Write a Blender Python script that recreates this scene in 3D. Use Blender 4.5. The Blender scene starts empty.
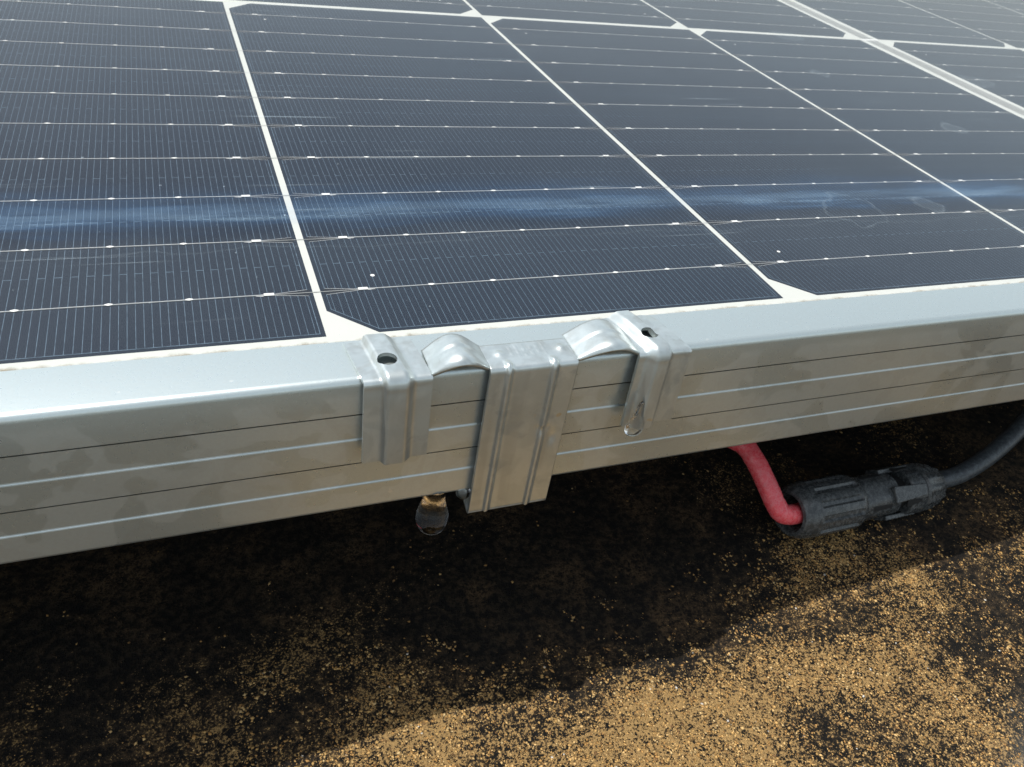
import bpy, bmesh, math, random
import numpy as np
from mathutils import Matrix, Vector, noise

random.seed(7)
rng = np.random.default_rng(11)
S = 0.001                                   # everything below is laid out in millimetres
scene = bpy.context.scene
C = scene.collection

# ------------------------------------------------------------------ camera
cam_d = bpy.data.cameras.new('camera')
cam = bpy.data.objects.new('camera', cam_d)
C.objects.link(cam)
Rr = ((0.9285235926709963, -0.3421214129182226, 0.14421122243459822),
      (-0.10583638990844899, -0.6162119873390735, -0.7804367016154707),
      (0.35586879102330526, 0.7093910948694856, -0.608376263584596))      # right, down, forward
CAM = Vector((-19.3187, -108.0895, 78.1096))
FPX = 802.548
m = Matrix.Identity(4)
for i in range(3):
    m[i][0] = Rr[0][i]
    m[i][1] = -Rr[1][i]
    m[i][2] = -Rr[2][i]
    m[i][3] = CAM[i] * S
cam.matrix_world = m
cam_d.sensor_width = 36.0
cam_d.sensor_fit = 'HORIZONTAL'
cam_d.lens = FPX / 1024 * 36.0
cam_d.clip_start = 0.005
cam_d.clip_end = 200.0
cam_d.dof.use_dof = True
cam_d.dof.focus_distance = 0.150
cam_d.dof.aperture_fstop = 75.0
scene.camera = cam

# ------------------------------------------------------------------ sky, sun, exposure
sun_dir = Vector((-0.37, 0.150, 1.0)).normalized()
world = bpy.data.worlds.new('World')
scene.world = world
world.use_nodes = True
wn = world.node_tree.nodes
wl = world.node_tree.links
sky = wn.new('ShaderNodeTexSky')
sky.sky_type = 'NISHITA'
sky.sun_disc = False
sky.sun_elevation = math.asin(sun_dir.z)
sky.sun_rotation = math.atan2(sun_dir.x, sun_dir.y)
sky.air_density = 1.2
sky.dust_density = 2.5
sky.ozone_density = 1.0
wn['Background'].inputs['Strength'].default_value = 0.13
haze_sky = wn.new('ShaderNodeHueSaturation')           # a milky, humid sky
haze_sky.inputs['Hue'].default_value = 0.474
haze_sky.inputs['Saturation'].default_value = 0.46
haze_sky.inputs['Value'].default_value = 1.15
wl.new(sky.outputs['Color'], haze_sky.inputs['Color'])
wl.new(haze_sky.outputs['Color'], wn['Background'].inputs['Color'])

sun_d = bpy.data.lights.new('sun', 'SUN')
sun_d.energy = 3.7
sun_d.angle = math.radians(0.55)
sun_d.color = (1.0, 0.975, 0.91)
sun = bpy.data.objects.new('sun', sun_d)
C.objects.link(sun)
sun.rotation_euler = sun_dir.to_track_quat('Z', 'Y').to_euler()

scene.view_settings.view_transform = 'Standard'
scene.view_settings.look = 'None'
scene.view_settings.exposure = 0.34
scene.view_settings.gamma = 1.0
scene.render.engine = 'CYCLES'
scene.cycles.max_bounces = 12
scene.cycles.transparent_max_bounces = 16
scene.cycles.caustics_refractive = True
scene.cycles.caustics_reflective = False


# ------------------------------------------------------------------ helpers
def pixel(u, v, depth):
    """point in mm at a pixel of the photograph and a depth, used to measure the place"""
    a = (u - 512) / FPX
    b = (v - 383.5) / FPX
    return Vector([CAM[i] + depth * (Rr[0][i] * a + Rr[1][i] * b + Rr[2][i]) for i in range(3)])


def mesh_obj(name, verts, faces, mat, parent=None, smooth=False, loc=None):
    me = bpy.data.meshes.new(name)
    me.from_pydata([(x * S, y * S, z * S) for x, y, z in verts], [], faces)
    me.materials.append(mat)
    if smooth:
        for p in me.polygons:
            p.use_smooth = True
    me.update()
    return link(name, me, parent, loc)


def link(name, me, parent=None, loc=None):
    o = bpy.data.objects.new(name, me)
    C.objects.link(o)
    if parent is not None:
        o.parent = parent
    if loc is not None:
        o.location = (loc[0] * S, loc[1] * S, loc[2] * S)
    return o


def empty(name, loc):
    o = bpy.data.objects.new(name, None)
    o.empty_display_size = 0.01
    C.objects.link(o)
    o.location = (loc[0] * S, loc[1] * S, loc[2] * S)
    return o


def tag(o, label=None, cat=None, group=None, kind=None):
    if label:
        o['label'] = label
    if cat:
        o['category'] = cat
    if group:
        o['group'] = group
    if kind:
        o['kind'] = kind
    return o


def fix_normals(o):
    bm = bmesh.new()
    bm.from_mesh(o.data)
    bmesh.ops.recalc_face_normals(bm, faces=bm.faces)
    bm.to_mesh(o.data)
    bm.free()


def autosmooth(o, deg=35):
    me = o.data
    bm = bmesh.new()
    bm.from_mesh(me)
    for f in bm.faces:
        f.smooth = True
    for e in bm.edges:
        if len(e.link_faces) == 2 and e.calc_face_angle(0) > math.radians(deg):
            e.smooth = False
    bm.to_mesh(me)
    bm.free()


class Mat:
    """tiny node-building helper"""
    def __init__(self, name):
        self.m = bpy.data.materials.new(name)
        self.m.use_nodes = True
        self.nt = self.m.node_tree
        self.nt.nodes.clear()
        self.out = self.n('ShaderNodeOutputMaterial')

    def n(self, t, **kw):
        nd = self.nt.nodes.new(t)
        for k, v in kw.items():
            setattr(nd, k, v)
        return nd

    def l(self, a, b):
        self.nt.links.new(a, b)

    def val(self, sock, v):
        if hasattr(v, 'is_output'):
            self.l(v, sock)
        else:
            sock.default_value = v

    def math(self, op, a, b=0.0, c=None, clamp=False):
        nd = self.n('ShaderNodeMath', operation=op)
        nd.use_clamp = clamp
        self.val(nd.inputs[0], a)
        self.val(nd.inputs[1], b)
        if c is not None:
            self.val(nd.inputs[2], c)
        return nd.outputs[0]

    def ramp(self, fac, lo, hi, to0=0.0, to1=1.0, smooth=True):
        nd = self.n('ShaderNodeMapRange')
        nd.interpolation_type = 'SMOOTHSTEP' if smooth else 'LINEAR'
        self.val(nd.inputs['Value'], fac)
        self.val(nd.inputs['From Min'], lo)
        self.val(nd.inputs['From Max'], hi)
        self.val(nd.inputs['To Min'], to0)
        self.val(nd.inputs['To Max'], to1)
        return nd.outputs['Result']

    def mix(self, fac, a, b):
        nd = self.n('ShaderNodeMix', data_type='RGBA')
        self.val(nd.inputs[0], fac)
        self.val(nd.inputs[6], a if hasattr(a, 'is_output') else (*a, 1))
        self.val(nd.inputs[7], b if hasattr(b, 'is_output') else (*b, 1))
        return nd.outputs[2]

    def noise(self, vec, scale, detail=4.0, rough=0.55, dist=0.0):
        nd = self.n('ShaderNodeTexNoise')
        self.l(vec, nd.inputs['Vector'])
        nd.inputs['Scale'].default_value = scale
        nd.inputs['Detail'].default_value = detail
        nd.inputs['Roughness'].default_value = rough
        nd.inputs['Distortion'].default_value = dist
        return nd.outputs['Fac']

    def coord(self, scale=(1, 1, 1), which='Object', world=False):
        if world:
            src = self.n('ShaderNodeNewGeometry').outputs['Position']
        else:
            src = self.n('ShaderNodeTexCoord').outputs[which]
        mp = self.n('ShaderNodeMapping')
        mp.inputs['Scale'].default_value = scale
        self.l(src, mp.inputs['Vector'])
        return mp.outputs['Vector']

    def bump(self, height, strength, dist):
        b = self.n('ShaderNodeBump')
        self.l(height, b.inputs['Height'])
        b.inputs['Strength'].default_value = strength
        b.inputs['Distance'].default_value = dist
        return b.outputs['Normal']

    def principled(self, **kw):
        p = self.n('ShaderNodeBsdfPrincipled')
        for k, v in kw.items():
            s = p.inputs[k.replace('_', ' ')]
            if isinstance(v, tuple) and len(v) == 3:
                v = (*v, 1)
            self.val(s, v)
        self.l(p.outputs[0], self.out.inputs['Surface'])
        return p


# ------------------------------------------------------------------ materials
def mat_frame():
    M = Mat('anodised_aluminium')
    w = M.coord((1000, 1000, 1000), world=True)                    # millimetres
    wx = M.coord((130, 700, 700), world=True)
    streak = M.noise(wx, 1.0, 3)
    fine = M.noise(w, 1.6, 3, 0.7)
    blot = M.noise(w, 0.055, 3, 0.5, 0.6)
    blot2 = M.noise(w, 0.11, 2, 0.5, 0.9)
    sepn = M.n('ShaderNodeSeparateXYZ')
    M.l(M.n('ShaderNodeNewGeometry').outputs['Position'], sepn.inputs[0])
    face = M.ramp(sepn.outputs[2], -0.0010, -0.0025)               # dirt settles on the upright face only
    stain = M.math('MULTIPLY', M.ramp(blot, 0.485, 0.50), face)    # dried water outlines
    stain2 = M.math('MULTIPLY', M.ramp(blot2, 0.54, 0.56), face)
    spot = M.ramp(M.noise(w, 0.55, 2, 0.5), 0.74, 0.78)
    base = M.mix(stain, (0.575, 0.640, 0.640), (0.63, 0.69, 0.69))
    base = M.mix(M.math('MULTIPLY', stain2, 0.14), base, (0.47, 0.48, 0.455))
    base = M.mix(M.math('MULTIPLY', M.ramp(fine, 0.35, 0.7), 0.14), base, (0.46, 0.45, 0.42))
    base = M.mix(M.math('MULTIPLY', spot, 0.4), base, (0.86, 0.85, 0.80))
    r = M.math('ADD', M.math('MULTIPLY', fine, 0.10), 0.24)
    r = M.math('ADD', r, M.math('MULTIPLY', stain, 0.06))
    h = M.math('ADD', M.math('MULTIPLY', fine, 0.6), M.math('MULTIPLY', streak, 0.4))
    M.principled(Base_Color=base, Metallic=0.80, Roughness=r, Normal=M.bump(h, 0.25, 0.00008))
    return M.m


def mat_clip():
    M = Mat('pressed_steel')
    w = M.coord((1000, 1000, 1000), world=True)
    fine = M.noise(w, 2.2, 4, 0.7)
    blot = M.noise(w, 0.20, 3, 0.55, 0.7)
    stain = M.ramp(blot, 0.45, 0.60)
    dark = M.ramp(M.noise(w, 0.24, 3, 0.5, 0.5), 0.56, 0.72)
    drag = M.noise(M.coord((420, 420, 40), world=True), 1.0, 3, 0.5)
    rust = M.ramp(M.noise(w, 0.26, 2, 0.4), 0.73, 0.77)
    base = M.mix(M.math('MULTIPLY', stain, 0.6), (0.55, 0.60, 0.60), (0.65, 0.70, 0.70))
    base = M.mix(M.math('MULTIPLY', dark, 0.38), base, (0.28, 0.29, 0.275))
    base = M.mix(M.math('MULTIPLY', M.ramp(drag, 0.42, 0.66), 0.32), base, (0.36, 0.37, 0.355))
    base = M.mix(M.math('MULTIPLY', rust, 0.6), base, (0.62, 0.50, 0.28))
    r = M.math('ADD', M.math('MULTIPLY', fine, 0.10), 0.25)
    r = M.math('ADD', r, M.math('MULTIPLY', dark, 0.10))
    h = M.math('ADD', M.math('MULTIPLY', fine, 0.25), M.math('ADD', M.math('MULTIPLY', drag, 0.9), M.math('MULTIPLY', blot, 1.2)))
    M.principled(Base_Color=base, Metallic=0.82, Roughness=r, Normal=M.bump(h, 0.10, 0.00008))
    return M.m


W, D, GX, GY = 91.0, 196.12, 1.337, 2.95       # half cell and the gaps between cells
E0, BP = 13.414, 18.806                        # first busbar and busbar pitch
FP = 1.2225                                    # finger pitch
CH = 7.4                                       # chamfer leg


def mat_cell():
    M = Mat('silicon_cell')
    o = M.n('ShaderNodeTexCoord').outputs['Object']
    info = M.n('ShaderNodeObjectInfo').outputs['Random']
    sep = M.n('ShaderNodeSeparateXYZ')
    M.l(o, sep.inputs[0])
    x = M.math('MULTIPLY', sep.outputs[0], 1000.0)
    y = M.math('MULTIPLY', sep.outputs[1], 1000.0)
    fx = M.math('FRACT', M.math('ADD', M.math('DIVIDE', x, FP), 100.5))
    dist = M.math('MULTIPLY', M.math('ABSOLUTE', M.math('SUBTRACT', fx, 0.5)), FP)
    fing = M.math('LESS_THAN', dist, 0.040)
    ax = M.math('ABSOLUTE', x)
    ay = M.math('ABSOLUTE', y)
    ex = M.math('SUBTRACT', W / 2 - 0.85, ax)                      # inset print border
    ey = M.math('SUBTRACT', D / 2 - 0.85, ay)
    # chamfered side is -x
    ec = M.math('MULTIPLY', M.math('SUBTRACT', W / 2 + D / 2 - CH - 1.2, M.math('ADD', M.math('MULTIPLY', x, -1.0), ay)), 0.7071)
    inset = M.math('MINIMUM', M.math('MINIMUM', ex, ey), ec)
    inside = M.math('GREATER_THAN', inset, 0.0)
    border = M.math('LESS_THAN', M.math('ABSOLUTE', inset), 0.06)
    # dashes that join pairs of fingers half way between the busbars
    q = M.math('DIVIDE', M.math('ADD', y, D / 2 - E0 - BP / 2), BP)
    dq = M.math('MULTIPLY', M.math('ABSOLUTE', M.math('SUBTRACT', M.math('FRACT', M.math('ADD', q, 20.5)), 0.5)), BP)
    pair = M.math('LESS_THAN', M.math('FRACT', M.math('ADD', M.math('DIVIDE', x, FP * 2), 100.0)), 0.5)
    dash = M.math('MULTIPLY', M.math('LESS_THAN', dq, 0.07), pair)
    rowin = M.math('LESS_THAN', ay, D / 2 - E0)
    dash = M.math('MULTIPLY', dash, rowin)
    pr = M.math('MAXIMUM', M.math('MULTIPLY', M.math('MAXIMUM', fing, dash), inside), border)
    w = M.coord((1000, 1000, 1000), world=True)
    cloud = M.noise(w, 0.03, 3)
    col = M.mix(cloud, (0.0014, 0.0070, 0.020), (0.0028, 0.0098, 0.025))
    col = M.mix(M.math('MULTIPLY', info, 0.8), col, (0.0045, 0.0075, 0.018))
    wear = M.ramp(M.noise(w, 0.7, 2), 0.25, 0.6, 0.35, 1.0)
    pr = M.math('MULTIPLY', pr, wear)
    col = M.mix(pr, col, (0.11, 0.165, 0.225))
    M.principled(Base_Color=col, Roughness=0.55, Specular_IOR_Level=0.15)
    return M.m


def mat_glass():
    M = Mat('solar_glass')
    g = M.n('ShaderNodeNewGeometry').outputs['Position']
    sep = M.n('ShaderNodeSeparateXYZ')
    M.l(g, sep.inputs[0])
    x = M.math('MULTIPLY', sep.outputs[0], 1000.0)
    y = M.math('MULTIPLY', sep.outputs[1], 1000.0)
    w = M.coord((1000, 1000, 1000), world=True)
    ws = M.coord((110, 1100, 1100), world=True)                       # stretched along the frame
    grain = M.noise(w, 1.3, 4, 0.75)
    cloud = M.noise(w, 0.028, 4, 0.6)
    smear = M.noise(ws, 0.35, 4, 0.6)
    wob = M.noise(w, 0.035, 3, 0.5)
    # dust left by the puddle that stands along the frame, with its tide mark
    yy = M.math('ADD', y, M.math('MULTIPLY', M.math('SUBTRACT', wob, 0.5), 14.0))
    puddle = M.ramp(yy, 36.0, 30.0)
    tide = M.math('MULTIPLY', M.ramp(M.math('ABSOLUTE', M.math('SUBTRACT', yy, 29.0)), 0.35, 0.0), 0.035)
    # bluish film where the water dried last
    ym = M.math('ADD', y, M.math('MULTIPLY', M.math('SUBTRACT', smear, 0.5), 12.0))
    up = M.ramp(ym, 34.5, 41.0)
    dn = M.ramp(ym, 60.0, 43.0)
    film = M.math('MULTIPLY', up, dn)
    core = M.math('MULTIPLY', M.ramp(M.math('ABSOLUTE', M.math('SUBTRACT', ym, 43.5)), 5.0, 0.0), smear)
    patch = M.ramp(M.noise(M.coord((25, 60, 60), world=True), 1.0, 4, 0.65), 0.32, 0.66, 0.40, 1.0)
    film = M.math('MULTIPLY', film, patch)
    grime = M.math('MULTIPLY', M.ramp(M.math('ADD', y, M.math('MULTIPLY', M.noise(w, 0.35, 3, 0.7), 2.6)), -0.2, -1.6), 0.85)
    speck = M.math('MULTIPLY', M.ramp(M.noise(w, 0.75, 2, 0.4), 0.76, 0.80), 0.25)
    # wiping scuffs and dried rings
    rot = M.n('ShaderNodeMapping')
    rot.inputs['Rotation'].default_value = (0, 0, math.radians(-24))
    rot.inputs['Scale'].default_value = (9, 520, 1)
    M.l(g, rot.inputs['Vector'])
    scuff = M.ramp(M.noise(rot.outputs['Vector'], 1.0, 3, 0.6, 0.25), 0.64, 0.70)
    scuff = M.math('MULTIPLY', scuff, M.ramp(M.noise(w, 0.016, 2), 0.46, 0.60))
    vor = M.n('ShaderNodeTexVoronoi')
    vor.inputs['Scale'].default_value = 0.020
    wob2 = M.n('ShaderNodeVectorMath', operation='MULTIPLY_ADD')
    nzc = M.n('ShaderNodeTexNoise')
    M.l(w, nzc.inputs['Vector'])
    nzc.inputs['Scale'].default_value = 0.13
    M.l(nzc.outputs['Color'], wob2.inputs[0])
    wob2.inputs[1].default_value = (9, 9, 0)
    M.l(w, wob2.inputs[2])
    M.l(wob2.outputs[0], vor.inputs['Vector'])
    vd = vor.outputs['Distance']
    sepc = M.n('ShaderNodeSeparateColor')
    M.l(vor.outputs['Color'], sepc.inputs[0])
    rad = M.math('ADD', M.math('MULTIPLY', sepc.outputs[0], 0.14), 0.05)
    ring = M.ramp(M.math('ABSOLUTE', M.math('SUBTRACT', vd, rad)), 0.012, 0.0)
    ring = M.math('MULTIPLY', ring, M.math('GREATER_THAN', sepc.outputs[1], 0.45))
    inside_ring = M.math('MULTIPLY', M.math('LESS_THAN', vd, rad), M.math('GREATER_THAN', sepc.outputs[1], 0.8))
    dust = M.math('ADD', M.math('MULTIPLY', M.ramp(cloud, 0.35, 0.7), 0.006), M.math('MULTIPLY', M.ramp(grain, 0.48, 0.75), 0.007))
    dust = M.math('ADD', dust, M.math('MULTIPLY', puddle, 0.017))
    dust = M.math('ADD', dust, tide)
    dust = M.math('ADD', dust, M.math('MULTIPLY', scuff, 0.13))
    dust = M.math('ADD', dust, M.math('MULTIPLY', ring, 0.05))
    dust = M.math('ADD', dust, M.math('MULTIPLY', inside_ring, 0.026))
    dust = M.math('ADD', dust, speck)
    dustf = M.math('MINIMUM', dust, 0.5)
    fr = M.n('ShaderNodeFresnel')
    fr.inputs['IOR'].default_value = 1.34
    tr = M.n('ShaderNodeBsdfTransparent')
    gl = M.n('ShaderNodeBsdfGlossy')
    M.val(gl.inputs['Roughness'], M.math('ADD', M.math('MULTIPLY', grain, 0.12), 0.10))
    M.l(M.bump(grain, 0.12, 0.00006), gl.inputs['Normal'])
    m1 = M.n('ShaderNodeMixShader')
    M.l(fr.outputs[0], m1.inputs[0])
    M.l(tr.outputs[0], m1.inputs[1])
    M.l(gl.outputs[0], m1.inputs[2])
    df = M.n('ShaderNodeBsdfDiffuse')
    df.inputs['Color'].default_value = (0.52, 0.62, 0.68, 1)
    m2 = M.n('ShaderNodeMixShader')
    M.l(dustf, m2.inputs[0])
    M.l(m1.outputs[0], m2.inputs[1])
    M.l(df.outputs[0], m2.inputs[2])
    bl = M.n('ShaderNodeBsdfDiffuse')
    M.l(M.mix(core, (0.09, 0.26, 0.55), (0.42, 0.60, 0.76)), bl.inputs['Color'])
    m3 = M.n('ShaderNodeMixShader')
    fa = M.math('ADD', M.math('MULTIPLY', film, 0.085), M.math('MULTIPLY', M.math('MULTIPLY', core, patch), 0.16))
    M.l(fa, m3.inputs[0])
    M.l(m2.outputs[0], m3.inputs[1])
    M.l(bl.outputs[0], m3.inputs[2])
    gr = M.n('ShaderNodeBsdfDiffuse')
    gr.inputs['Color'].default_value = (0.20, 0.17, 0.12, 1)
    m4 = M.n('ShaderNodeMixShader')
    M.l(grime, m4.inputs[0])
    M.l(m3.outputs[0], m4.inputs[1])
    M.l(gr.outputs[0], m4.inputs[2])
    M.l(m4.outputs[0], M.out.inputs['Surface'])
    return M.m


def mat_simple(name, col, rough=0.5, metal=0.0, var=0.15, scale=0.5, bump=0.0, spec=0.5):
    M = Mat(name)
    w = M.coord((1000, 1000, 1000), world=True)
    nz = M.noise(w, scale, 4, 0.65)
    c2 = tuple(max(0.0, c * (1 - var * 2)) for c in col)
    base = M.mix(nz, col, c2)
    kw = dict(Base_Color=base, Metallic=metal, Roughness=rough, Specular_IOR_Level=spec)
    if bump:
        kw['Normal'] = M.bump(nz, 0.6, bump)
    M.principled(**kw)
    return M.m


def mat_dusty_plastic(name, col, dustcol, amount, rough=0.45):
    M = Mat(name)
    w = M.coord((1000, 1000, 1000), world=True)
    n1 = M.noise(w, 0.9, 5, 0.75, 0.2)
    n2 = M.noise(w, 3.2, 3, 0.7)
    up = M.n('ShaderNodeNewGeometry').outputs['Normal']
    d = M.math('MULTIPLY', M.ramp(M.math('ADD', M.math('MULTIPLY', n1, 0.7), M.math('MULTIPLY', n2, 0.3)), 0.40, 0.66), amount)
    base = M.mix(d, col, dustcol)
    r = M.math('ADD', M.math('MULTIPLY', d, 0.3), rough)
    M.principled(Base_Color=base, Roughness=r, Normal=M.bump(n2, 0.4, 0.0001))
    return M.m


def mat_ground():
    M = Mat('stained_concrete')
    w = M.coord((1000, 1000, 1000), world=True)
    at = M.n('ShaderNodeAttribute', attribute_name='crust')
    bare = M.n('ShaderNodeAttribute', attribute_name='bare')
    n1 = M.noise(w, 0.55, 5, 0.72)
    n2 = M.noise(w, 0.09, 4, 0.6)
    n3 = M.noise(w, 1.9, 3, 0.7)
    n4 = M.noise(w, 0.22, 4, 0.7)
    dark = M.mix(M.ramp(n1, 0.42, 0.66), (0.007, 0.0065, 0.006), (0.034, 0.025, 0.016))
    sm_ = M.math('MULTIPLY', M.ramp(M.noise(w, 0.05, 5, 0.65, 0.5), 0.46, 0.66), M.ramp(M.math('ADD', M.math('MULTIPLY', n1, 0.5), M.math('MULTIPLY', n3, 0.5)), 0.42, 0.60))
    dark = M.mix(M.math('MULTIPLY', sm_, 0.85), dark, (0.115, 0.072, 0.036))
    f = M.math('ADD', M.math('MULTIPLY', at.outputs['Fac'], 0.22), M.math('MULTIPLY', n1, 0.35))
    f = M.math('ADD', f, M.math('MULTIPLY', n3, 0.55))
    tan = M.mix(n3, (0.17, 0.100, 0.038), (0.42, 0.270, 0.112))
    col = M.mix(M.ramp(f, 0.615, 0.675), dark, tan)  # tan follows the mask, so sun and shade are partly in this colour
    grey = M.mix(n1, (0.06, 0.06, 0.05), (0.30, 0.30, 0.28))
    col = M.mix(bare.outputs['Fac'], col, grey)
    far = M.n('ShaderNodeAttribute', attribute_name='far')
    conc = M.mix(n2, (0.13, 0.135, 0.125), (0.19, 0.19, 0.18))      # concrete roof out of view, grey put in to neutralise bounce on the frame
    col = M.mix(far.outputs['Fac'], col, conc)
    r = M.math('SUBTRACT', 0.9, M.math('MULTIPLY', bare.outputs['Fac'], 0.45))
    h = M.math('ADD', n1, M.math('MULTIPLY', n3, 0.5))
    M.principled(Base_Color=col, Roughness=r, Specular_IOR_Level=0.15, Normal=M.bump(h, 1.0, 0.0012))
    return M.m


def mat_grit():
    M = Mat('tan_grit')
    at = M.n('ShaderNodeAttribute', attribute_name='grain_colour')
    M.principled(Base_Color=at.outputs['Color'], Roughness=1.0, Specular_IOR_Level=0.0)
    return M.m


def mat_water():
    M = Mat('clear_water')
    M.principled(Base_Color=(1, 1, 1), Roughness=0.0, IOR=1.333, Transmission_Weight=1.0)
    return M.m


FRAME = mat_frame()
CLIP = mat_clip()
CELL = mat_cell()
GLASS = mat_glass()
SHEET = mat_simple('white_backsheet', (0.54, 0.56, 0.535), 0.6, 0, 0.03, 0.2, spec=0.2)
SILVER = mat_simple('silver_print', (0.82, 0.83, 0.83), 0.4, 0.0, 0.12, 0.6)
WIRE = mat_simple('solder_wire', (0.72, 0.75, 0.77), 0.4, 0.0, 0.25, 0.9)
RIBBON = mat_simple('tinned_ribbon', (0.50, 0.51, 0.50), 0.38, 0.6, 0.12, 0.2)
CELLDARK = mat_simple('unprinted_silicon', (0.006, 0.008, 0.015), 0.55, 0, 0.1, 0.2, spec=0.15)
RED = mat_dusty_plastic('red_insulation', (0.74, 0.070, 0.090), (0.74, 0.32, 0.33), 0.45, 0.24)
BLACK = mat_dusty_plastic('black_plastic', (0.030, 0.034, 0.036), (0.19, 0.20, 0.20), 0.45, 0.22)
BLACKC = mat_dusty_plastic('black_insulation', (0.028, 0.034, 0.040), (0.15, 0.17, 0.18), 0.5, 0.30)
SHADE_BLACK = mat_simple('painted_recess_shade', (0.006, 0.006, 0.006), 0.8, 0, 0.1, 0.3)  # near-black colour stands for the shade inside the connector's openings
GROUND = mat_ground()
GRIT = mat_grit()
WATER = mat_water()

# ------------------------------------------------------------------ ground
SLOPE_X = 180.0


def fbm(x, y, s, octv=4, seed=0.0):
    v = 0.0
    a = 0.5
    for k in range(octv):
        v += a * noise.noise((x * s + seed, y * s - seed * 0.7, seed * 1.3))
        s *= 2.03
        a *= 0.5
    return v


def ground_base(x):
    return -76.3 + 14.0 * math.tanh((x - 110.0) / SLOPE_X)


def crust_light_mask(x, y):
    """0..1: tan crust on the dark sheet, raised in the sunlit strip, cut in shade"""
    n = fbm(x, y, 0.020, 4, 3.1)
    n2 = fbm(x, y, 0.055, 3, 9.4)
    v = 0.41 + 0.80 * n + 0.50 * n2
    front = 1.0 / (1.0 + math.exp((y + 17.0) / 7.0))  # more tan put where the sun falls, less in the panel's shade
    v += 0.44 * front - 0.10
    # thin, scraped zones to the right; the last two thin the tan under the panel
    for bx, by, rx, ry, a in ((150, -46, 16, 7, 0.26), (124, -67, 14, 7, 0.22), (147, -76, 12, 6, 0.45),
                              (20, 28, 50, 18, 0.30), (70, 5, 40, 10, 0.25)):
        d = ((x - bx) / rx) ** 2 + ((y - by) / ry) ** 2
        v -= a * math.exp(-d)
    for bx, by, rx, ry, a in ((60, -45, 55, 16, 0.15), (110, -40, 20, 12, 0.15), (130, -12, 40, 10, 0.12), (-25, 12, 22, 9, 0.22), (-5, -2, 14, 7, 0.2)):
        d = ((x - bx) / rx) ** 2 + ((y - by) / ry) ** 2
        v += a * math.exp(-d)
    return max(0.0, min(1.0, v))


def bare_mask(x, y):
    v = 0.0
    for bx, by, rx, ry, a in ((146, -76, 13, 6, 0.9), (158, -66, 12, 5, 0.5)):
        d = ((x - bx) / rx) ** 2 + ((y - by) / ry) ** 2
        v += a * math.exp(-d) * (0.75 + 0.8 * fbm(x, y, 0.08, 3, 5.0))
    return max(0.0, min(1.0, v))


def ground_z(x, y, m=None):
    if m is None:
        m = crust_light_mask(x, y) if (-160 < x < 460 and -160 < y < 320) else 0.4
    return ground_base(x) + 2.4 * fbm(x, y, 0.016, 3, 1.7) + 0.9 * fbm(x, y, 0.12, 3, 4.2) + 0.9 * m


def axis(lo, hi, step, far):
    a = list(np.arange(lo, hi + step * 0.5, step))
    g, s = [], step
    p = a[-1]
    while p < far:
        s *= 1.35
        p += s
        g.append(p)
    b, s = [], step
    p = a[0]
    while p > -far:
        s *= 1.35
        p -= s
        b.append(p)
    return b[::-1] + a + g


gx_ = axis(-130, 330, 1.7, 16000)
gy_ = axis(-115, 210, 1.7, 16000)
gv, gc, gb, gfar = [], [], [], []
for yv in gy_:
    for xv in gx_:
        near = -160 < xv < 460 and -160 < yv < 320
        mk = crust_light_mask(xv, yv) if near else 0.45
        gv.append((xv, yv, ground_z(xv, yv, mk)))
        gc.append(mk)
        away = max(-140 - xv, -105 - yv, xv - 420, 0.0)
        gfar.append(min(1.0, away / 60.0))
        gb.append(bare_mask(xv, yv) if near and -125 < yv and -135 < xv else 0.0)
nx = len(gx_)
gf = [(j * nx + i, j * nx + i + 1, (j + 1) * nx + i + 1, (j + 1) * nx + i)
      for j in range(len(gy_) - 1) for i in range(nx - 1)]
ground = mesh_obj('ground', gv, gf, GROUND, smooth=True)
ground.data.attributes.new('crust', 'FLOAT', 'POINT').data.foreach_set('value', gc)
ground.data.attributes.new('bare', 'FLOAT', 'POINT').data.foreach_set('value', gb)
ground.data.attributes.new('far', 'FLOAT', 'POINT').data.foreach_set('value', gfar)
tag(ground, 'dark stained roof surface with tan crust below the panel', 'ground', kind='structure')

# grit: countless crumbs lying on the ground, sparser in the shade, one object
octv = np.array([(1, 0, 0), (-1, 0, 0), (0, 1, 0), (0, -1, 0), (0, 0, 1), (0, 0, -1)], float)
octf = np.array([(0, 2, 4), (2, 1, 4), (1, 3, 4), (3, 0, 4), (2, 0, 5), (1, 2, 5), (3, 1, 5), (0, 3, 5)])
pal = np.array([(0.44, 0.265, 0.095), (0.52, 0.335, 0.135), (0.36, 0.20, 0.068), (0.26, 0.145, 0.055),
                (0.50, 0.35, 0.16), (0.16, 0.09, 0.04), (0.06, 0.045, 0.03), (0.50, 0.46, 0.38)])
pw = np.array([0.28, 0.20, 0.21, 0.13, 0.055, 0.075, 0.045, 0.005])
vs, fs, cs = [], [], []
cnt = 0


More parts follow.
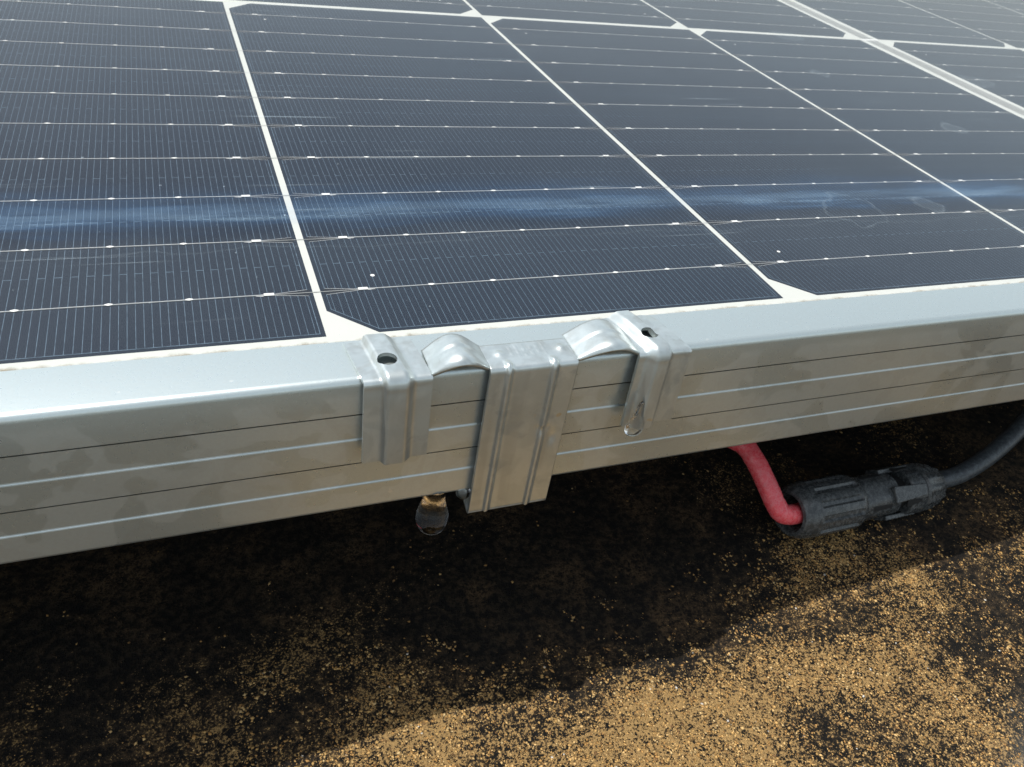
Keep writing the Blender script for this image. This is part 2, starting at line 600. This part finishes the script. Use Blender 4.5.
def scatter(n, x0, x1, y0, y1, rmin, rmax, lift, gain):
    global cnt
    xs = rng.uniform(x0, x1, n)
    ys = rng.uniform(y0, y1, n)
    us = rng.uniform(0, 1, n)
    for xx, yy, uu in zip(xs, ys, us):
        mk = crust_light_mask(xx, yy)
        loc = fbm(xx, yy, 0.24, 3, 6.6)
        p = (mk - 0.42 + 1.1 * loc + 0.9 * fbm(xx, yy, 0.75, 2, 2.2)) * gain
        if uu > p:
            continue
        r = rmin + (rmax - rmin) * rng.random() ** 3.0
        a = rng.uniform(0, math.tau)
        ca, sa = math.cos(a), math.sin(a)
        sc = np.array([r * rng.uniform(0.8, 1.5), r * rng.uniform(0.7, 1.1), r * rng.uniform(0.14, 0.34)])
        v = octv * sc + rng.normal(0, 0.16 * r, (6, 3)) * (1, 1, 0.3)
        v = np.stack([v[:, 0] * ca - v[:, 1] * sa, v[:, 0] * sa + v[:, 1] * ca, v[:, 2]], 1)
        v += (xx, yy, ground_z(xx, yy, mk) + lift * r)
        vs.append(v)
        fs.append(octf + cnt * 6)
        c = pal[rng.choice(8, p=pw)] * (1.0, 1.02, 1.10) * rng.uniform(0.75, 1.15)
        cs.append(np.tile(np.append(c, 1.0), (6, 1)))
        cnt += 1


scatter(120000, -20, 200, -85, -5, 0.09, 0.42, 0.02, 1.30)
scatter(52000, -95, 250, -30, 60, 0.10, 0.50, 0.02, 0.55)  # fewer crumbs here to keep the shaded ground dark
scatter(8000, -95, 330, 50, 200, 0.3, 0.8, 0.2, 0.5)
vs = np.concatenate(vs) * S
fs = np.concatenate(fs)
cs = np.concatenate(cs)
gm = bpy.data.meshes.new('grit')
gm.vertices.add(len(vs))
gm.vertices.foreach_set('co', vs.ravel())
gm.loops.add(fs.size)
gm.loops.foreach_set('vertex_index', fs.ravel())
gm.polygons.add(len(fs))
gm.polygons.foreach_set('loop_start', np.arange(0, fs.size, 3))
gm.update(calc_edges=True)
gm.attributes.new('grain_colour', 'FLOAT_COLOR', 'POINT').data.foreach_set('color', cs.ravel())
gm.materials.append(GRIT)
gm.polygons.foreach_set('use_smooth', np.ones(len(fs), dtype=bool))
grit = link('grit', gm)
tag(grit, 'loose tan grit and crumbs scattered over the dark ground', 'grit', kind='stuff')

# ------------------------------------------------------------------ solar panel
YI, YO = -3.04, -13.48                 # inner lip and outer face of the front rail
NCOL, NROW = 12, 6                     # half cells on either side of the middle band, rows in depth
BAND0 = 3 * GX + 3 * W                 # left edge of the middle band
BANDW = 13.6
X_LO = BAND0 - NCOL * W - (NCOL - 1) * GX
X_HI = BAND0 + BANDW + NCOL * W + (NCOL - 1) * GX
Y_HI = NROW * D + (NROW - 1) * GY
XF0, XF1 = X_LO - 16.0, X_HI + 16.0    # outer corners of the frame
YF1 = Y_HI - YO

panel = empty('solar_panel', ((XF0 + XF1) / 2, YO, -27.4))
tag(panel, 'dark blue solar panel in a grooved silver aluminium frame', 'solar panel')
PO = Vector(((XF0 + XF1) / 2, YO, -27.4))


def loc_in_panel(x, y, z):
    return (x - PO[0], y - PO[1], z - PO[2])


def rail_profile():
    """outer (y, z) profile of a frame rail seen from its end; y grows towards the glass"""
    p = [(YI, 0.30), (YI, 0.85), (YI - 0.15, 1.0)]
    r = 1.25
    cy, cz = YO + r, 1.0 - r
    for k in range(0, 9):
        a = math.pi / 2 + k / 8 * math.pi / 2
        p.append((cy + r * math.cos(a), cz + r * math.sin(a)))
    d = 0.19
    for z1, z2 in ((-5.9, -11.25), (-16.5, -21.55)):
        p += [(YO, z1 + 0.16), (YO + 0.06, z1 + 0.08), (YO + 1.7, z1 - 1.0), (YO + 1.7, z1 - 1.4), (YO + d, z1 - 0.24), (YO + d, z2 + 0.30), (YO + 0.14, z2 + 0.12), (YO + 0.05, z2 + 0.03), (YO, z2 - 0.14)]
    p += [(YO, -26.7), (YO + 0.2, -27.2), (YO + 0.7, -27.4), (YO + 26, -27.4), (YO + 26, -26.0), (YO + 2.5, -26.0),
          (YO + 2.5, -7.6), (YI, -7.6), (YI, -6.4), (YO + 2.5, -6.4), (YO + 2.5, 0.30)]
    return p


def rail(a, b, flip=None, name='frame_rail', miter=True):
    """extrude the profile from a to b; the rail's outside is to the right of a->b"""
    a = Vector((*a, 0))
    b = Vector((*b, 0))
    dirv = (b - a).normalized()
    inn = Vector((-dirv.y, dirv.x, 0))
    prof = rail_profile()
    vs_, fs_ = [], []
    segs = 1
    n = len(prof)
    for k in range(segs + 1):
        for (yy, zz) in prof:
            off = yy - YO
            base = a + (b - a) * (k / segs)
            sh = off if k == 0 else (-off if k == segs else 0.0)
            sh = sh if off < 12 else math.copysign(12, sh)
            pnt = base + inn * off + dirv * sh
            vs_.append((pnt.x - PO[0], pnt.y - PO[1], zz - PO[2]))
    for k in range(segs):
        for i in range(n):
            j = (i + 1) % n
            fs_.append((k * n + i, k * n + j, (k + 1) * n + j, (k + 1) * n + i))
    fs_.append(tuple(range(n)))
    fs_.append(tuple(range(segs * n + n - 1, segs * n - 1, -1)))
    o = mesh_obj(name, vs_, fs_, FRAME, panel)
    fix_normals(o)
    autosmooth(o, 13)
    return o


rail((XF0, YO), (XF1, YO))
rail((XF1, YO), (XF1, YF1))
rail((XF1, YF1), (XF0, YF1))
rail((XF0, YF1), (XF0, YO))

ins = 3.2


def sheet(name, z, mat, zthick=None):
    x0, x1, y0, y1 = XF0 + ins, XF1 - ins, YO + ins, YF1 - ins
    if zthick is None:
        v = [(x0, y0, z), (x1, y0, z), (x1, y1, z), (x0, y1, z)]
        f = [(0, 1, 2, 3)]
    else:
        v = [(x, y, zz) for zz in (z - zthick, z) for x, y in ((x0, y0), (x1, y0), (x1, y1), (x0, y1))]
        f = [(0, 3, 2, 1), (4, 5, 6, 7), (0, 1, 5, 4), (1, 2, 6, 5), (2, 3, 7, 6), (3, 0, 4, 7)]
    return mesh_obj(name, [loc_in_panel(*p) for p in v], f, mat, panel)


sheet('backsheet', -0.04, SHEET, 4.5)
sheet('glass_pane', 0.26, GLASS)

# one half cell, printed side up, chamfered on its left (-x) corners; the origin is its centre
hw, hd = W / 2, D / 2
out = [(hw, -hd), (hw, hd), (-hw + CH, hd), (-hw, hd - CH), (-hw, -hd + CH), (-hw + CH, -hd)]
cv = [(x, y, 0.0) for x, y in out] + [(x, y, -0.03) for x, y in out]
cf = [tuple(range(6))] + [tuple(range(11, 5, -1))] + [(i, i + 6, (i + 1) % 6 + 6, (i + 1) % 6) for i in range(6)]
cell_me = bpy.data.meshes.new('solar_cell')
cell_me.from_pydata([(x * S, y * S, z * S) for x, y, z in cv], [], cf)
cell_me.materials.append(CELL)
cell_me.update()

# wires, pads, forked print ends and position marks of a cell
wv, wf, wm = [], [], []


def quad(x0, y0, x1, y1, w0, w1, z, mi):
    dx, dy = x1 - x0, y1 - y0
    L = math.hypot(dx, dy)
    nx_, ny_ = -dy / L, dx / L
    b = len(wv)
    wv.extend([(x0 - nx_ * w0, y0 - ny_ * w0, z), (x1 - nx_ * w1, y1 - ny_ * w1, z),
               (x1 + nx_ * w1, y1 + ny_ * w1, z), (x0 + nx_ * w0, y0 + ny_ * w0, z)])
    wf.append((b, b + 1, b + 2, b + 3))
    wm.append(mi)


def wire(x0, x1, y, r, z):
    b = len(wv)
    for x in (x0, x1):
        for k in range(6):
            a = k / 6 * math.tau
            wv.append((x, y + r * math.cos(a), z + r * math.sin(a)))
    for k in range(6):
        wf.append((b + k, b + (k + 1) % 6, b + 6 + (k + 1) % 6, b + 6 + k))
        wm.append(1)


for k in range(10):
    y = -hd + E0 + k * BP
    wire(-hw + 8.0, hw - 7.0, y + rng.normal(0, 0.02), 0.085, 0.10)
    for sgn, xe, xp in ((1, hw, 38.1), (-1, -hw, -38.0)):
        # dark fork and its two printed prongs
        b = len(wv)
        wv.extend([(xp, y, 0.012), (xe - sgn * 0.5, y - 1.0, 0.012), (xe - sgn * 0.5, y + 1.0, 0.012)])
        wf.append((b, b + 1, b + 2) if sgn > 0 else (b, b + 2, b + 1))
        wm.append(2)
        quad(xp, y + 0.12, xe - sgn * 0.9, y + 1.0, 0.045, 0.03, 0.02, 1)
        quad(xp, y - 0.12, xe - sgn * 0.9, y - 1.0, 0.045, 0.03, 0.02, 1)
        quad(xp, y, xe + sgn * GX * 0.52, y, 0.09, 0.09, 0.05, 3)
        quad(xp - 0.85, y, xp + 0.85, y, 0.38, 0.38, 0.19, 0)
        quad(xp - 2.2 * sgn, y, xp - 0.9 * sgn, y, 0.16, 0.30, 0.032, 0)
    for xp in (-25.3, -13.2, 0.0, 13.2, 25.3):
        quad(xp - 0.6, y, xp, y, 0.14, 0.34, 0.19, 0)
        quad(xp, y, xp + 0.6, y, 0.34, 0.14, 0.19, 0)
for yy in (-hd + 17.9, hd - 17.9):
    b = len(wv)
    for k in range(10):
        a = k / 10 * math.tau
        wv.append((-35.3 + 0.42 * math.cos(a), yy + 0.42 * math.sin(a), 0.02))
    wf.append(tuple(range(b, b + 10)))
    wm.append(0)
wires_me = bpy.data.meshes.new('busbar_wires')
wires_me.from_pydata([(x * S, y * S, z * S) for x, y, z in wv], [], wf)
for mm in (SILVER, WIRE, CELLDARK, RIBBON):
    wires_me.materials.append(mm)
wires_me.polygons.foreach_set('material_index', wm)
wires_me.update()

for row in range(NROW):
    for side in (0, 1):
        for c in range(NCOL):
            if side == 0:
                xc = BAND0 - W / 2 - c * (W + GX)
            else:
                xc = BAND0 + BANDW + W / 2 + c * (W + GX)
            yc = D / 2 + row * (D + GY)
            cell = link('solar_cell', cell_me, panel, loc_in_panel(xc, yc, 0.0))
            if row % 2:
                cell.rotation_euler.z = math.pi
            wr = link('busbar_wires', wires_me, cell)
            wr['kind'] = 'stuff'

# flat ribbon that joins the strings in the middle band, lapped at every row
for row in range(NROW):
    y0 = row * (D + GY) + 3.5 - (3.0 if row else 8)
    y1 = row * (D + GY) + D + 4.5
    xm = BAND0 + BANDW / 2
    jog = 0.35 * (-1) ** row
    zt = -0.01 + 0.02 * (row % 2)
    hwid = 3.45
    rv = []
    ny = 24
    for j in range(ny + 1):
        yy = y0 + (y1 - y0) * j / ny
        bow = 0.25 * math.sin(j * 0.7 + row)
        rv += [(xm - hwid + jog + bow, yy, zt), (xm + hwid + jog + bow, yy, zt)]
    rf = [(2 * j, 2 * j + 1, 2 * j + 3, 2 * j + 2) for j in range(ny)]
    rb = mesh_obj('string_ribbon', [loc_in_panel(*p) for p in rv], rf, RIBBON, panel)
    sv = [(xm - 5.5, y1 - 5.2, 0.04), (xm + 6.0, y1 - 3.6, 0.04), (xm + 6.4, y1 - 1.6, 0.04), (xm - 5.2, y1 - 3.0, 0.04)]
    mesh_obj('ribbon_link', [loc_in_panel(*p) for p in sv], [(0, 1, 2, 3)], SILVER, panel)

# ------------------------------------------------------------------ drain clip
clip = empty('drain_clip', (31, -15, -32))
tag(clip, 'bent steel water drain clip with two holed tabs gripping the frame edge', 'drain clip')
CO = Vector((31, -15, -32))
TH = 0.65
ZT = 1.0 + 0.05 + TH          # outer surface of the plates lying on the frame
YL = -15.15                   # outer surface of the legs
RB = 0.9


def path(t):
    """t < 0: on the top plate, t mm behind the fold; then round the fold and down. -> (y, z, ny, nz)"""
    if t <= 0:
        return (YL + RB - t, ZT, 0.0, 1.0)
    q = RB * math.pi / 2
    if t < q:
        a = t / RB
        return (YL + RB - RB * math.sin(a), ZT - RB + RB * math.cos(a), -math.sin(a), math.cos(a))
    return (YL, ZT - RB - (t - q), -1.0, 0.0)


def t_of_y(y):
    return YL + RB - y


def t_of_z(z):
    return RB * math.pi / 2 + (ZT - RB - z)


def sm(a, b, x):
    t = max(0.0, min(1.0, (x - a) / (b - a)))
    return t * t * (3 - 2 * t)


def patch(name, xs, ts, emboss, shear=0.0, hole=None, bend=None, flare_out=0.0):
    """grid sheet over (x, t) with an embossed height, a hole, and its thickness"""
    grid = {}
    verts = []
    for j, t in enumerate(ts):
        for i, x in enumerate(xs):
            xx, tt = x, t
            if hole:
                hx, ht, hr = hole
                d = math.hypot(xx - hx, tt - ht)
                if 1e-6 < d < hr * 1.25 and d > hr * 0.78:
                    k = hr / d
                    xx, tt = hx + (xx - hx) * k, ht + (tt - ht) * k
            y, z, ny_, nz_ = path(tt)
            h = emboss(xx, tt)
            dx = shear * (YL - y) if tt < 3 else 0.0
            bx, by, bz = bend(xx, tt) if bend else (0, 0, 0)
            by -= flare_out * max(0.0, tt - 2.2)
            verts.append((xx + dx + bx - CO[0], y + ny_ * h + by - CO[1], z + nz_ * h + bz - CO[2]))
    n = len(xs)
    faces = []
    for j in range(len(ts) - 1):
        for i in range(n - 1):
            if hole:
                cx, ct = (xs[i] + xs[i + 1]) / 2, (ts[j] + ts[j + 1]) / 2
                if math.hypot(cx - hole[0], ct - hole[1]) < hole[2] * 0.90:
                    continue
            faces.append((j * n + i, (j + 1) * n + i, (j + 1) * n + i + 1, j * n + i + 1))
    o = mesh_obj(name, verts, faces, CLIP, clip, smooth=True)
    bm = bmesh.new()
    bm.from_mesh(o.data)
    loose = [v for v in bm.verts if not v.link_faces]
    bmesh.ops.delete(bm, geom=loose, context='VERTS')
    bm.to_mesh(o.data)
    bm.free()
    s = o.modifiers.new('thickness', 'SOLIDIFY')
    s.thickness = TH * S
    s.offset = -1
    s.use_even_offset = False
    return o


def lin(a, b, step):
    n = max(2, int(round((b - a) / step)))
    return [a + (b - a) * i / n for i in range(n + 1)]


def punch(o, hx, hy, r):
    """cut a round hole through a plate"""
    bm = bmesh.new()
    bmesh.ops.create_cone(bm, cap_ends=True, segments=40, radius1=r * S, radius2=r * S, depth=8 * S)
    me = bpy.data.meshes.new('cutter')
    bm.to_mesh(me)
    bm.free()
    cut = bpy.data.objects.new('cutter', me)
    C.objects.link(cut)
    cut.location = (hx * S, hy * S, ZT * S)
    b = o.modifiers.new('hole', 'BOOLEAN')
    b.operation = 'DIFFERENCE'
    b.object = cut
    b.solver = 'EXACT'
    bpy.context.view_layer.update()
    dg = bpy.context.evaluated_depsgraph_get()
    nm = bpy.data.meshes.new_from_object(o.evaluated_get(dg))
    o.modifiers.clear()
    o.data = nm
    bpy.data.objects.remove(cut)
    bpy.data.meshes.remove(me)
    bm = bmesh.new()
    bm.from_mesh(nm)
    for e in bm.edges:
        if len(e.link_faces) == 2 and e.calc_face_angle(0) > math.radians(50):
            e.smooth = False
    bm.to_mesh(nm)
    bm.free()


def tab(x0, x1, ridge, hole_x, yb, zb, shear, flare):
    def emb(x, t):
        u = x - x0
        r = sm(ridge[0], ridge[1], u) * (1 - sm(ridge[2], ridge[3], u))
        h = ridge[4] * r
        if t > 3:
            h -= 0.10 * sm(3, 9, t)
        return h

    def bend(x, t):
        # the free back corners droop and the outer edge turns down a little
        u = (x - x0) / (x1 - x0)
        b = 0.22 * max(0.0, u - 0.82) / 0.18 * flare
        back = sm(-7.5, -11.0, t)
        return (0, 0, -0.28 * back - b * (1 if t < 1 else 0))
    o = patch('holed_tab', lin(x0, x1, 0.3), lin(t_of_y(yb), t_of_z(zb), 0.3), emb, shear,
              None, bend, 0.055)
    punch(o, hole_x + shear * (YL + 11.1), -11.1, 1.55)
    return o


tabl = tab(2.95, 13.75, (2.8, 3.5, 6.3, 8.3, 1.15), 7.75, -4.0, -14.3, 0.10, 0.0)
tabr = tab(50.55, 61.1, (1.2, 3.2, 5.4, 6.6, 1.35), 54.9, -3.6, -14.2, 0.20, 1.0)


def arch(x0, x1, yb, yf, h, skew):
    xs = lin(x0, x1, 0.25)
    ts = lin(t_of_y(yb), t_of_y(yf), 0.35)

    def emb(x, t):
        u = (x - x0) / (x1 - x0)
        u2 = max(0.0, min(1.0, u + skew * math.sin(math.pi * u)))
        v = (0.5 - 0.5 * math.cos(math.tau * u2)) ** 0.56
        k = (t - ts[0]) / (ts[-1] - ts[0])
        crease = 0.22 * sm(0.50, 0.56, k)
        return v * (h * (0.98 + 0.22 * k) - crease)
    return patch('arch', xs, ts, emb)


arch(13.5, 23.35, -8.4, -14.75, 2.95, 0.03)
ra = arch(38.85, 50.65, -7.6, -14.75, 2.75, -0.01)

# long middle leg with two ribs, a short plate on the frame and a toe that turns in below it
q0 = t_of_y(-8.6)
xs = lin(23.3, 38.9, 0.15)
TOE = t_of_z(-31.4)


def emb_leg(x, t):
    h = 0.0
    for xr in (26.35, 34.4):
        du = x - xr
        h += 0.60 * sm(-0.55, -0.1, du) * (1 - sm(0.1, 1.25, du)) * sm(-1.6, 0.4, t)
    for dx_, dy_, a, w in ((25.9, -11.3, 0.35, 0.8), (37.0, -11.2, 0.45, 0.9)):
        h += a * math.exp(-((x - dx_) ** 2 + (t - t_of_y(dy_)) ** 2) / w ** 2)
    # worn embossed marks on the plate
    if -4.9 < t < -1.8 and 27.6 < x < 34.2:
        h += 0.055 * (1 if math.sin(x * 5.2) > 0.1 else 0) * (1 if math.sin(t * 4.4 + math.floor(x / 1.2) * 1.7) > -0.2 else 0)
    if 14 < t < 22:
        h -= 0.30 * math.exp(-((x - 34.7) / 0.9) ** 2 - ((t - 14.8) / 1.1) ** 2)
    h -= 0.25 * math.exp(-((x - 36.9) / 0.8) ** 2 - ((t - 17.2) / 1.6) ** 2)
    return h


leg = patch('middle_leg', xs, lin(q0, TOE, 0.28), emb_leg)
tv = []
nn = 10
for k in range(nn + 1):
    a = k / nn * math.radians(100)
    rr = 0.9
    y = YL + rr - rr * math.cos(a)
    z = -31.4 - rr * math.sin(a)
    for x in lin(23.3, 38.9, 1.3):
        tv.append((x - CO[0], y - CO[1], z - CO[2]))
for (y, z) in ((-11.5, -31.6), (-8.5, -30.6), (-8.0, -29.5)):
    for x in lin(23.3, 38.9, 1.3):
        tv.append((x - CO[0], y - CO[1], z - CO[2]))
n = len(lin(23.3, 38.9, 1.3))
tf = [(j * n + i, (j + 1) * n + i, (j + 1) * n + i + 1, j * n + i + 1) for j in range(nn + 3) for i in range(n - 1)]
toe = mesh_obj('toe', tv, tf, CLIP, clip, smooth=True)
sd = toe.modifiers.new('thickness', 'SOLIDIFY')
sd.thickness = TH * S
sd.offset = -1


# ------------------------------------------------------------------ lathes, tubes
def lathe(name, prof, mat, parent=None, origin=(0, 0, 0), axis_dir=Vector((0, 0, 1)), seg=40, rfun=None, squash=None,
          closed=False, sharp=35):
    """prof: (distance along the axis, radius) pairs"""
    q = axis_dir.to_track_quat('Z', 'Y')
    vs_, fs_ = [], []
    n_ = len(prof)
    for k in range(seg):
        a = k / seg * math.tau
        for i, (h, r) in enumerate(prof):
            rr = rfun(h, r, a) if rfun else r
            p = Vector((rr * math.cos(a), rr * math.sin(a), h))
            if squash:
                p = Vector((p.x * squash[0], p.y * squash[1], p.z))
            p = q @ p + Vector(origin)
            vs_.append(tuple(p))
    for k in range(seg):
        k2 = (k + 1) % seg
        for i in range(n_ - 1):
            fs_.append((k * n_ + i, k2 * n_ + i, k2 * n_ + i + 1, k * n_ + i + 1))
    o = mesh_obj(name, vs_, fs_, mat, parent)
    bm = bmesh.new()
    bm.from_mesh(o.data)
    bmesh.ops.remove_doubles(bm, verts=bm.verts, dist=1e-7)
    bmesh.ops.recalc_face_normals(bm, faces=bm.faces)
    bm.to_mesh(o.data)
    bm.free()
    autosmooth(o, sharp)
    return o


def spline(pts, per=14):
    out_ = []
    P = [pts[0] + (pts[0] - pts[1])] + list(pts) + [pts[-1] + (pts[-1] - pts[-2])]
    for i in range(1, len(P) - 2):
        for k in range(per):
            t = k / per
            p0, p1, p2, p3 = P[i - 1], P[i], P[i + 1], P[i + 2]
            out_.append(0.5 * ((2 * p1) + (p2 - p0) * t + (2 * p0 - 5 * p1 + 4 * p2 - p3) * t * t
                               + (3 * p1 - p0 - 3 * p2 + p3) * t ** 3))
    out_.append(P[-2])
    return out_


def tube(name, pts, r, mat, seg=20, wobble=0.0):
    pts = spline(pts)
    vs_, fs_ = [], []
    up = Vector((0, 0, 1))
    prev = None
    for i, p in enumerate(pts):
        d = (pts[min(i + 1, len(pts) - 1)] - pts[max(i - 1, 0)]).normalized()
        if prev is None:
            a = d.cross(up).normalized()
        else:
            a = (prev - d * prev.dot(d)).normalized()
        prev = a
        b = d.cross(a)
        for k in range(seg):
            an = k / seg * math.tau
            rr = r * (1 + wobble * noise.noise((i * 0.35, k * 0.2, r)))
            vs_.append(tuple(p + a * rr * math.cos(an) + b * rr * math.sin(an)))
    for i in range(len(pts) - 1):
        for k in range(seg):
            k2 = (k + 1) % seg
            fs_.append((i * seg + k, i * seg + k2, (i + 1) * seg + k2, (i + 1) * seg + k))
    fs_.append(tuple(range(seg - 1, -1, -1)))
    b0 = (len(pts) - 1) * seg
    fs_.append(tuple(range(b0, b0 + seg)))
    o0 = Vector(pts[0])
    return mesh_obj(name, [tuple(Vector(v) - o0) for v in vs_], fs_, mat, smooth=True, loc=o0)


# ------------------------------------------------------------------ cable connector
A = pixel(788, 513, 208)
B = pixel(932, 484, 231)
ax = (B - A).normalized()
LEN = (B - A).length
con = empty('cable_connector', A)
tag(con, 'black plastic cable connector hanging below the frame between red and black cables', 'connector')


def along(f):
    return ax * (f * LEN)


R1 = 7.4


def ribs(n_, depth, width):
    def f(h, r, a):
        k = (a / math.tau * n_) % 1.0
        return r - (depth if k < width and 1.5 < h < 0.40 * LEN - 1.5 else 0.0)
    return f


# gland nut with its open mouth
L1 = 0.40 * LEN
lathe('gland_nut', [(9, 3.7), (2.6, 4.0), (0.9, 4.5), (0.0, 5.2), (0.2, 6.0), (1.3, 6.7), (2.6, 7.1), (5.0, R1), (5.7, R1), (6.1, R1), (L1 - 3.3, R1), (L1 - 2.8, R1), (L1 - 2.2, R1), (L1 - 0.9, R1 - 0.25),
                    (L1, R1 - 0.9), (L1, 4.0)],
      BLACK, con, (0, 0, 0), ax, 96, lambda h, r, a: r - (0.6 if (a / math.tau * 12) % 1.0 < 0.28 and 5.5 < h < L1 - 2.6 and r > 6 else 0.0))
lathe('mouth_shade_disc', [(7.0, 0.0), (7.0, 4.7), (8.0, 4.7)], SHADE_BLACK, con, (0, 0, 0), ax, 32)  # black disc closing the mouth, painted as the shade of the hollow
# housing with long flats and painted shade bars for its latch slots
L2 = 0.70 * LEN
lathe('housing', [(L1 - 0.3, 3.0), (L1 - 0.3, 5.9), (L1 + 0.9, 6.2), (L2 - 4.0, 6.3), (L2 - 3.4, 6.0), (L2 - 3.0, 5.0), (L2 - 3.0, 3.0)], BLACK, con, (0, 0, 0), ax, 64,
      lambda h, r, a: min(r, 5.75 / max(0.25, abs(math.cos((a + 0.35) % (math.pi / 2) - math.pi / 4)))) if r > 5 else r)
qz = ax.to_track_quat('Z', 'Y')


def bar(name, h0, h1, ang, rad, wid, thick, mat, taper=1.0):
    vs_ = []
    for h, w_ in ((h0, wid), (h1, wid * taper)):
        for da in (-1, 1):
            for rr in (rad - thick, rad):
                p = Vector((rr * math.cos(ang) - da * w_ / 2 * math.sin(ang), rr * math.sin(ang) + da * w_ / 2 * math.cos(ang), h))
                vs_.append(tuple(qz @ p))
    fs_ = [(0, 1, 3, 2), (4, 6, 7, 5), (0, 4, 5, 1), (2, 3, 7, 6), (1, 5, 7, 3), (0, 2, 6, 4)]
    o = mesh_obj(name, vs_, fs_, mat, con)
    fix_normals(o)
    bv = o.modifiers.new('edge', 'BEVEL')
    bv.width = 0.25 * S
    bv.segments = 2
    return o


def ang_of(vec):
    v = qz.inverted() @ vec
    return math.atan2(v.y, v.x)


to_cam = (CAM - A).normalized()
ac = ang_of(to_cam)
up_a = ang_of(Vector((0, 0, 1)))
sgn_up = 1 if ((up_a - ac + math.pi) % math.tau - math.pi) > 0 else -1
# plug side: collar, latch arms and a rear nut
L3 = 0.79 * LEN
lathe('collar', [(L2 + 0.9, 2.5), (L2 + 0.9, 6.3), (L2 + 1.3, 6.8), (L3 + 1.0, 6.85), (L3 + 1.5, 6.4), (L3 + 1.5, 2.5)], BLACK, con, (0, 0, 0), ax, 64,
      lambda h, r, a: r - (0.5 if (a / math.tau * 4 + 0.3) % 1.0 < 0.25 and r > 6.5 else 0.0))
lathe('core', [(L1, 4.6), (L2 + 4, 4.6), (LEN - 3, 4.4)], SHADE_BLACK, con, (0, 0, 0), ax, 32)
for dz in (0.15, 0.15 + math.pi / 2, 0.15 - math.pi / 2, 0.15 + math.pi):
    bar('latch_arm', L2 - 6.5, L3 + 0.6, ac + dz, 6.95, 4.6, 1.3, BLACK, 0.72)
    bar('window_shade_patch', L2 - 2.0, L3 - 1.2, ac + dz - 0.42 * sgn_up, 7.02, 2.4, 0.5, SHADE_BLACK, 0.3)  # solid bar, the shade of a latch opening painted in near-black
    bar('slot_shade_bar', L1 + 2.2, L2 - 6.9, ac + dz + 0.45 * sgn_up * -1, 6.35, 1.6, 0.5, SHADE_BLACK, 0.8)  # no cut here, a near-black bar paints the shade of a groove
lathe('rear_nut', [(L3 + 1.9, 3.0), (L3 + 1.9, 6.3), (L3 + 2.4, 6.9), (L3 + 6.0, 6.75), (LEN - 1.2, 5.6), (LEN, 4.6), (LEN, 2.4)], BLACK, con, (0, 0, 0), ax, 72,
      lambda h, r, a: r - (0.5 if (a / math.tau * 12) % 1.0 < 0.35 and h > L3 + 3 and r > 5 else 0.0))

red = tube('red_cable', [pixel(560, 405, 236), pixel(650, 424, 224), pixel(712, 434, 214), pixel(737, 441, 209), pixel(750, 452, 207),
                         pixel(764, 478, 205), pixel(775, 503, 204), pixel(782, 513, 204), pixel(792, 514.5, 206), pixel(806, 511, 211), pixel(826, 508, 214)],
           2.6, RED, 24, 0.05)
tag(red, 'short red cable bending from behind the frame into the black connector', 'cable')
blk = tube('black_cable', [pixel(922, 485, 228), pixel(942, 480, 231), pixel(962, 473, 233), pixel(990, 455, 237), pixel(1024, 423, 243),
                           pixel(1062, 372, 255), pixel(1100, 320, 275), pixel(1150, 290, 310), pixel(1260, 300, 380)],
           2.55, BLACKC, 20, 0.02)
tag(blk, 'black cable leaving the connector and curving up to the right', 'cable')

# ------------------------------------------------------------------ water
def drop(name, label, origin, prof, squash=None, axis_dir=Vector((0, 0, 1)), group='water drops on the clip and frame', seg=36):
    o = lathe(name, prof, WATER, None, (0, 0, 0), axis_dir, seg, None, squash, sharp=180)
    o.location = Vector(origin) * S
    tag(o, label, 'water drop', group)
    return o


drop('water_drop', 'large clear water drop hanging below the frame beside the middle leg', (17.7, -11.5, -27.35),
     [(0.6, 0.0), (0.6, 2.3), (0.0, 2.2), (-1.0, 2.05), (-2.2, 1.98), (-3.4, 2.1), (-4.8, 2.5), (-6.2, 2.9), (-7.6, 3.1), (-9.0, 3.0), (-10.2, 2.5), (-11.0, 1.75), (-11.5, 0.95), (-11.7, 0.4), (-11.75, 0.0)])
drop('water_drop', 'long clear water drop running down the right holed tab', (52.6, -16.9, -15.9),
     [(0.0, 0.0), (0.1, 0.75), (0.45, 1.35), (1.1, 1.8), (2.0, 2.0), (3.0, 1.85), (4.0, 1.4), (5.0, 1.0), (6.2, 0.8), (7.6, 0.5), (8.4, 0.0)], (1.0, 0.5))
drop('water_drop', 'small water bead caught where the toe of the middle leg meets the frame', (22.6, -12.9, -28.3),
     [(1.4, 0.0), (1.2, 0.9), (0.5, 1.35), (-0.4, 1.3), (-1.1, 0.8), (-1.4, 0.0)], (1.0, 1.0))
